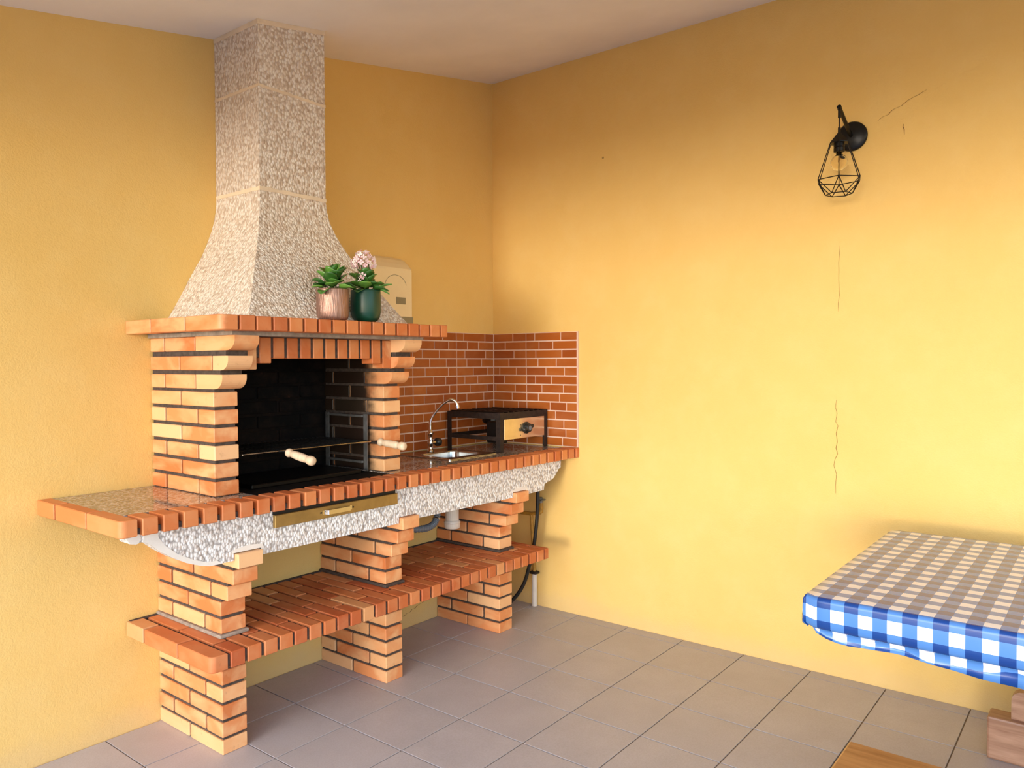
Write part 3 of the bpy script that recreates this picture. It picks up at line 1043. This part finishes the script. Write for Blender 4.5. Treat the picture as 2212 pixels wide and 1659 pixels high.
# long narrow leaves leaning out to the right
for a, tl, sc in ((R(-38), R(28), (.35, 1.5, 1)), (R(-50), R(-12), (.4, 1.3, 1)), (R(-30), R(5), (.5, 1.2, 1))):
    place('leaf', LEAF, pg, (.045*math.cos(a), .045*math.sin(a), .140), (tl, 0, a-math.pi/2), sc)
bm = bmesh.new()
PET = 4
for k in range(PET):
    a = k*math.pi/2
    c_, s_ = math.cos(a), math.sin(a)
    vs = [(0.001, 0), (.005, -.0038), (.010, -.0030), (.0125, 0), (.010, .0030), (.005, .0038)]
    f = bm.faces.new([bm.verts.new((u*c_-v*s_, u*s_+v*c_, .0015+.10*u)) for u, v in vs])
r_ = bmesh.ops.extrude_face_region(bm, geom=list(bm.faces))
for v in r_['geom']:
    if isinstance(v, bmesh.types.BMVert):
        v.co.z -= .0012
tube(bm, [(0, 0, -.009), (0, 0, .002)], [.0012, .002], 5)
bmesh.ops.recalc_face_normals(bm, faces=bm.faces)
FLW = bpy.data.meshes.new('flower'); bm.to_mesh(FLW); bm.free(); FLW.materials.append(M['flower'])
fr = random.Random(5)
fc = Vector((-.018, -.012, .247))
nfl = 46
for i in range(nfl):
    zz_ = 1-1.55*(i+.5)/nfl
    ph = i*2.39996
    rr = math.sqrt(max(0, 1-zz_*zz_))
    n_ = Vector((rr*math.cos(ph), rr*math.sin(ph), zz_))
    p = fc + Vector((n_.x*.050, n_.y*.046, n_.z*.043)) * fr.uniform(.80, 1.12)
    sc = fr.uniform(.85, 1.1)
    n2 = (n_ + Vector((fr.uniform(-.35, .35), fr.uniform(-.35, .35), fr.uniform(-.2, .3)))).normalized()
    place('flower', FLW, pg, p, n2.to_track_quat('Z', 'Y').to_euler(), (sc, sc, sc))
for i in range(9):
    a = i*.7
    p = fc + Vector((.026*math.cos(a), .026*math.sin(a), -.004))
    obj('flower_stem', tb([(.010*math.cos(a), .010*math.sin(a), .13), (.012*math.cos(a)-.008, .012*math.sin(a)-.006, .19), p], .0016, 5), M['stem'], pg)
for dx, dy, dz in ((-.050, -.030, .180), (-.040, -.036, .186), (-.046, -.028, .192), (-.058, -.030, .170)):
    place('flower', FLW, pg, (dx, dy, dz), (R(50), R(-30), fr.uniform(0, 3)), (1.15,)*3)
obj('flower_stem', tb([(-.012, -.008, .13), (-.03, -.02, .165), (-.048, -.028, .183)], .0018, 5), M['stem'], pg)

# ------------------------------------------------------------------ cream box on the wall
cb = thing('wall_dispenser', 'cream plastic dispenser box with a grey catch, hung on the wall behind the flowers', 'dispenser', (-.96, 0, 1.655))
bm = bmesh.new()
sec = [(-.001, 0), (-.118, 0), (-.122, .004), (-.122, .300), (-.119, .312), (-.112, .320), (-.095, .338), (-.065, .362), (-.03, .378), (-.001, .384)]
prism(bm, sec, -.143, .143, 'x')
ed = [e for e in bm.edges if abs(abs(e.verts[0].co.x)-.143) < 1e-5 and abs(e.verts[0].co.x-e.verts[1].co.x) < 1e-5]
bmesh.ops.bevel(bm, geom=ed, offset=.008, segments=3, affect='EDGES')
obj('case', bm, M['cream'], cb)
obj('catch', bx(.022, .088, -.1205, -.1250, .125, .160, bev=.0015), M['greylabel'], cb)
obj('lower_trim', bx(-.1435, .1437, -.060, -.1228, .020, .060), M['greylabel'], cb)
bm = bmesh.new()
arc = [(.075*math.cos(R(a))+.02, -.1222, .215+.060*math.sin(R(a))) for a in range(10, 171, 10)]
tube(bm, arc, .0013, 6)
obj('moulded_arc', bm, M['greylabel'], cb)

# ------------------------------------------------------------------ pipes under the worktop
wp = thing('drain_trap', 'white plastic drain cup hanging under the sink between the brick pillars', 'drain pipe', (-.69, -.28, .60))
obj('cup', lt([(.030, -.022), (.040, -.018), (.0425, -.008), (.0425, .016), (.040, .022), (.0365, .026), (.0365, .245)], 24), M['pvc'], wp, smooth=False)
obj('collar', lt([(.0435, .008), (.045, .012), (.0435, .018)], 24), M['pvc'], wp)
ch = thing('corrugated_hose', 'grey corrugated drain hose curving under the worktop beside the white drain cup', 'hose')
cp = smooth_pts([(-.775, -.26, .838), (-.790, -.275, .74), (-.805, -.285, .69), (-.835, -.295, .642), (-.885, -.30, .622), (-.96, -.30, .624), (-1.06, -.28, .64), (-1.19, -.23, .66)], 9)
obj('hose', tb(cp, [.0165+(.0022 if i % 2 else -.0012) for i in range(len(cp))], 12), M['corr'], ch)
rg = tb([cp[24], cp[25]], [.0205, .0205], 12)
obj('clip_ring', rg, M['steel'], ch)

gh = tag(obj('gas_hose', tb(smooth_pts([(-.12, -.436, .86), (-.12, -.434, .717), (-.12, -.430, .60), (-.12, -.417, .475), (-.12, -.400, .38), (-.125, -.373, .27), (-.135, -.343, .167), (-.16, -.30, .085), (-.20, -.25, .030), (-.26, -.19, .0125), (-.34, -.155, .0118), (-.37, -.128, .0118)], 6), .0108, 10), M['blackmatte'], smooth=True), 'black rubber gas hose dropping behind the shelf end to the floor', 'hose')
gp = thing('gas_pipe', 'thin wall gas pipe with yellow upper length, valve and pale sleeve near the room corner', 'pipe', (-.022, -.335, 0))
obj('sleeve', lt([(.016, 0), (.0165, .004), (.0165, .150), (.0150, .205)], 14), M['pvc'], gp)
obj('clamp', bx(-.022, .021, -.024, .024, .196, .212, bev=.003), M['rust'], gp)
obj('upper_pipe', tb([(0, 0, .205), (0, .014, .40), (0, .024, .555)], .0095, 10), M['yellowpipe'], gp)
obj('tee_pipe', tb([(0, .100, .556), (0, .024, .556), (0, -.046, .572)], .011, 10), M['yellowpipe'], gp)
obj('elbow', tb([(0, -.046, .572), (0, -.050, .60), (-.004, -.052, .64)], [.0135, .0135, .010], 10), M['yellowpipe'], gp)
obj('valve', tb([(-.006, -.052, .635), (-.010, -.054, .665)], [.014, .012], 10), M['greysteel'], gp)
obj('valve_handle', bx(-.030, .010, -.078, -.046, .648, .656, bev=.002), M['greysteel'], gp)
bt = thing('gas_regulator', 'small black box on the floor behind the right pillar, where the black hose ends', 'regulator', (-.335, -.060, 0))
obj('body', bx(-.06, .10, -.052, .055, 0, .075, bev=.008), M['blackmatte'], bt)
obj('cap', lt([(.03, .074), (.03, .086), (.024, .090), (.003, .090)], 14), M['black'], bt)
obj('hose_port', tb([(-.035, -.050, .012), (-.035, -.066, .012)], .0135, 10), M['black'], bt)

# ------------------------------------------------------------------ wall lamp
lp = thing('wall_lamp', 'black wall lamp with slanting arm and diamond wire cage round a clear bulb', 'lamp', (0, -2.123, 2.489))
obj('wall_plate', lt([(.066, -.001), (.066, -.010), (.062, -.015), (.045, -.019), (.030, -.024), (.012, -.026)], 36, axis='x'), M['black'], lp, smooth=True)
obj('arm', tb([(-.020, 0, -.002), (-.075, 0, .020), (-.206, 0, .077)], .0085, 12), M['black'], lp)
obj('arm_tip', tb([(-.199, 0, .074), (-.215, 0, .081)], .0098, 12), M['black'], lp)
LX = -.207
DZ = -.039
obj('hook', tb([(LX, 0, .115+DZ), (LX, 0, .074+DZ)], .0062, 10), M['black'], lp)
obj('cord', tb([(LX, 0, .076+DZ), (LX, 0, .024+DZ)], .0027, 8), M['black'], lp)
obj('ferrule', tb([(LX, 0, .032+DZ), (LX, 0, .006+DZ)], .0058, 10), M['black'], lp)
bm = bmesh.new()
lathe(bm, [(.006, .010), (.041, -.032), (.041, -.036)], 6, (LX, 0, DZ))
bmesh.ops.rotate(bm, verts=bm.verts, cent=(LX, 0, DZ), matrix=Matrix.Rotation(R(15), 3, 'Z'))
obj('cap', bm, M['black'], lp)
obj('socket', lt([(.022, -.033), (.0225, -.050), (.0205, -.053), (.0225, -.056), (.0225, -.072), (.018, -.075)], 20, (LX, 0, DZ)), M['black'], lp)
bp = [(.012, -.075), (.013, -.082)]
for i in range(0, 13):
    a = R(60-150*i/12)
    bp.append((max(.001, .035*math.cos(a)), -.118+.035*math.sin(a)))
bl = obj('bulb', lt(bp, 24, (LX, 0, DZ)), M['bulb'], lp, smooth=True)
obj('filament', tb(smooth_pts([(LX-.006, 0, -.080+DZ), (LX-.009, 0, -.104+DZ), (LX, .004, -.116+DZ), (LX+.009, 0, -.104+DZ), (LX+.006, 0, -.080+DZ)], 4), .0011, 5), M['filament'], bl)
bm = bmesh.new()
NS = 6
top_ = [Vector((LX+.040*math.cos(R(15+60*k)), .040*math.sin(R(15+60*k)), -.034+DZ)) for k in range(NS)]
mid_ = [Vector((LX+.096*math.cos(R(15+60*k)), .096*math.sin(R(15+60*k)), -.194+DZ)) for k in range(NS)]
bot_ = [Vector((LX+.054*math.cos(R(45+60*k)), .054*math.sin(R(45+60*k)), -.255+DZ)) for k in range(NS)]
for k in range(NS):
    j = (k+1) % NS
    for a, b in ((top_[k], mid_[k]), (mid_[k], mid_[j]), (mid_[k], bot_[k]), (mid_[j], bot_[k]), (bot_[k], bot_[j])):
        tube(bm, [a, b], .0021, 6)
obj('cage', bm, M['black'], lp)

# ------------------------------------------------------------------ table and cloth
TX0, TX1, TY0, TY1, TZ = -1.425, -.290, -2.368, -4.25, .782
tbl = thing('long_table', 'long wooden table hidden under the blue checked oilcloth beside the right wall', 'table', (-.858, -3.3, 0))
ox, oy = .858, 3.3
obj('tabletop', bx(TX0+.012+ox, TX1-.012+ox, TY1+.012+oy, TY0-.012+oy, .700, TZ-.006, bev=.006), M['board'], tbl)
for yy in (-3.22, -3.98):
    for xx in (-1.22, -.50):
        obj('leg', bx(xx-.045+ox, xx+.045+ox, yy-.035+oy, yy+.035+oy, 0, .70, bev=.006), M['board'], tbl)
bm = bmesh.new()
# cross-section across the table (x), from the near drop over the top to the far drop; u grows along y
CELL = .0376
def section(e, tuck, ripple):
    """(outward offset, height) from the top edge down, distance along it; e: end factor 0..1."""
    pts = []
    r = .014
    for i in range(6):
        a = (math.pi/2)*i/5
        pts.append((-r+r*math.sin(a), TZ-r+r*math.cos(a)))
    pts += [(.001, TZ-.040), (.000, TZ-.070), (-.002, TZ-.086), (-.010, TZ-.094), (-.022-.010*ripple, TZ-.099), (-.028-.012*ripple, TZ-.112), (-.026-.014*ripple, TZ-.128), (-.024-.012*ripple, TZ-tuck)]
    return pts
NY = 64
uvl = {}
rows = []
corner_r = .02
for j in range(NY+1):
    y = TY0 + (TY1-TY0)*j/NY
    s = y-TY0
    end = min(1, -s/.11)**.7 if s < 0 else 0
    rip = .5+.5*math.sin(s*21)+.3*math.sin(s*47+1)
    tuck = .140+.012*math.sin(s*9+.5)
    pts = section(end, tuck, rip)
    inset = 0
    if -s < corner_r:
        inset = corner_r-math.sqrt(max(0, corner_r**2-(corner_r+s)**2))
    row = []
    dist = 0
    near = []
    pr = None
    for off, z in pts:
        if pr is not None:
            dist += math.hypot(off-pr[0], z-pr[1])
        pr = (off, z)
        near.append((TX0-off+inset, z, dist))
    prof_ = [(x_, z_, d_) for x_, z_, d_ in near[::-1]]
    n_top = 24
    xa, xb = TX0+.014+inset, TX1-.014-inset
    mids = [(xa+(xb-xa)*i/n_top, TZ, -(xa+(xb-xa)*i/n_top-(TX0+.014))) for i in range(1, n_top)]
    far = [(TX1+off-inset, z, -(xb-TX0-.014)-d_) for (off, z), (_, _, d_) in zip(pts, near)]
    full = prof_ + mids + far
    # the cloth end dips a little and its flap swings in at the corner
    out = []
    for x_, z_, d_ in full:
        zz2 = z_
        if z_ < TZ-.09 and end < 1:
            zz2 = z_ + (1-end)*(TZ-.092-z_)
        out.append((x_, y, zz2, -s/CELL, (d_-.036)/CELL+1))
    rows.append(out)
# end drop at y = TY0 (towards the back wall) as extra rows folded down over the end
first = rows[0]
ends = []
for off, z, dd in ((.004, TZ-.004, .006), (.009, TZ-.014, .017), (.010, TZ-.050, .053), (.008, TZ-.084, .087), (-.006, TZ-.094, .10)):
    o_ = []
    for (x_, y_, z_, u_, v_) in first:
        o_.append((x_, TY0+off, min(z, z_), -dd/CELL, v_))
    ends.append(o_)
rows = ends[::-1] + rows
uv_layer = bm.loops.layers.uv.new('cloth')
VV = [[bm.verts.new(p[:3]) for p in r] for r in rows]
for j in range(len(rows)-1):
    for i in range(len(rows[0])-1):
        q = [(j, i), (j, i+1), (j+1, i+1), (j+1, i)]
        co = {tuple(round(c, 5) for c in VV[a][b].co) for a, b in q}
        if len(co) < 3:
            continue
        f = bm.faces.new([VV[a][b] for a, b in q])
        for lpp, (a, b) in zip(f.loops, q):
            lpp[uv_layer].uv = rows[a][b][3:5]
bmesh.ops.recalc_face_normals(bm, faces=bm.faces)
cl = obj('tablecloth', bm, M['gingham'], smooth=True)
sm = cl.modifiers.new('thick', 'SOLIDIFY'); sm.thickness = .0012; sm.offset = -1
tag(cl, 'blue and white checked oilcloth folded down over the table by the right wall', 'tablecloth')

# bench seat in the foreground, trestle beam beyond it
bn = thing('wooden_bench', 'varnished brown wooden bench with a plain plank seat in the bottom right foreground', 'bench', (-1.66, -3.4, 0))
obj('seat', bx(-.17, .170, -.85, .885, .375, .420, bev=.006, seg=2), M['bench'], bn)
for yy in (-.66, .60):
    obj('leg', bx(-.14, -.08, yy-.03, yy+.03, 0, .376, bev=.004), M['bench'], bn)
    obj('leg', bx(.08, .14, yy-.03, yy+.03, 0, .376, bev=.004), M['bench'], bn)
    obj('stretcher', bx(-.085, .085, yy-.02, yy+.02, .16, .21, bev=.003), M['bench'], bn)
tr = thing('wooden_trestle', 'low weathered wooden trestle with a thick foot beam and round-topped upright under the checked table', 'trestle', (-.43, -3.3, 0))
obj('foot_beam', bx(0, .095, -.72, .578, 0, .158, bev=.008, seg=2), M['trestle'], tr)
bm = bmesh.new()
pts = [(.505-.34, .156), (.505, .156)]
for i in range(0, 7):
    a = (math.pi/2)*i/6
    pts.append((.505-.035+.035*math.cos(a), .262-.035+.035*math.sin(a)))
for i in range(0, 7):
    a = math.pi/2+(math.pi/2)*i/6
    pts.append((.505-.34+.035+.035*math.cos(a), .262-.035+.035*math.sin(a)))
prism(bm, pts, .028, .068, 'x')
obj('upright', bm, M['trestle'], tr)
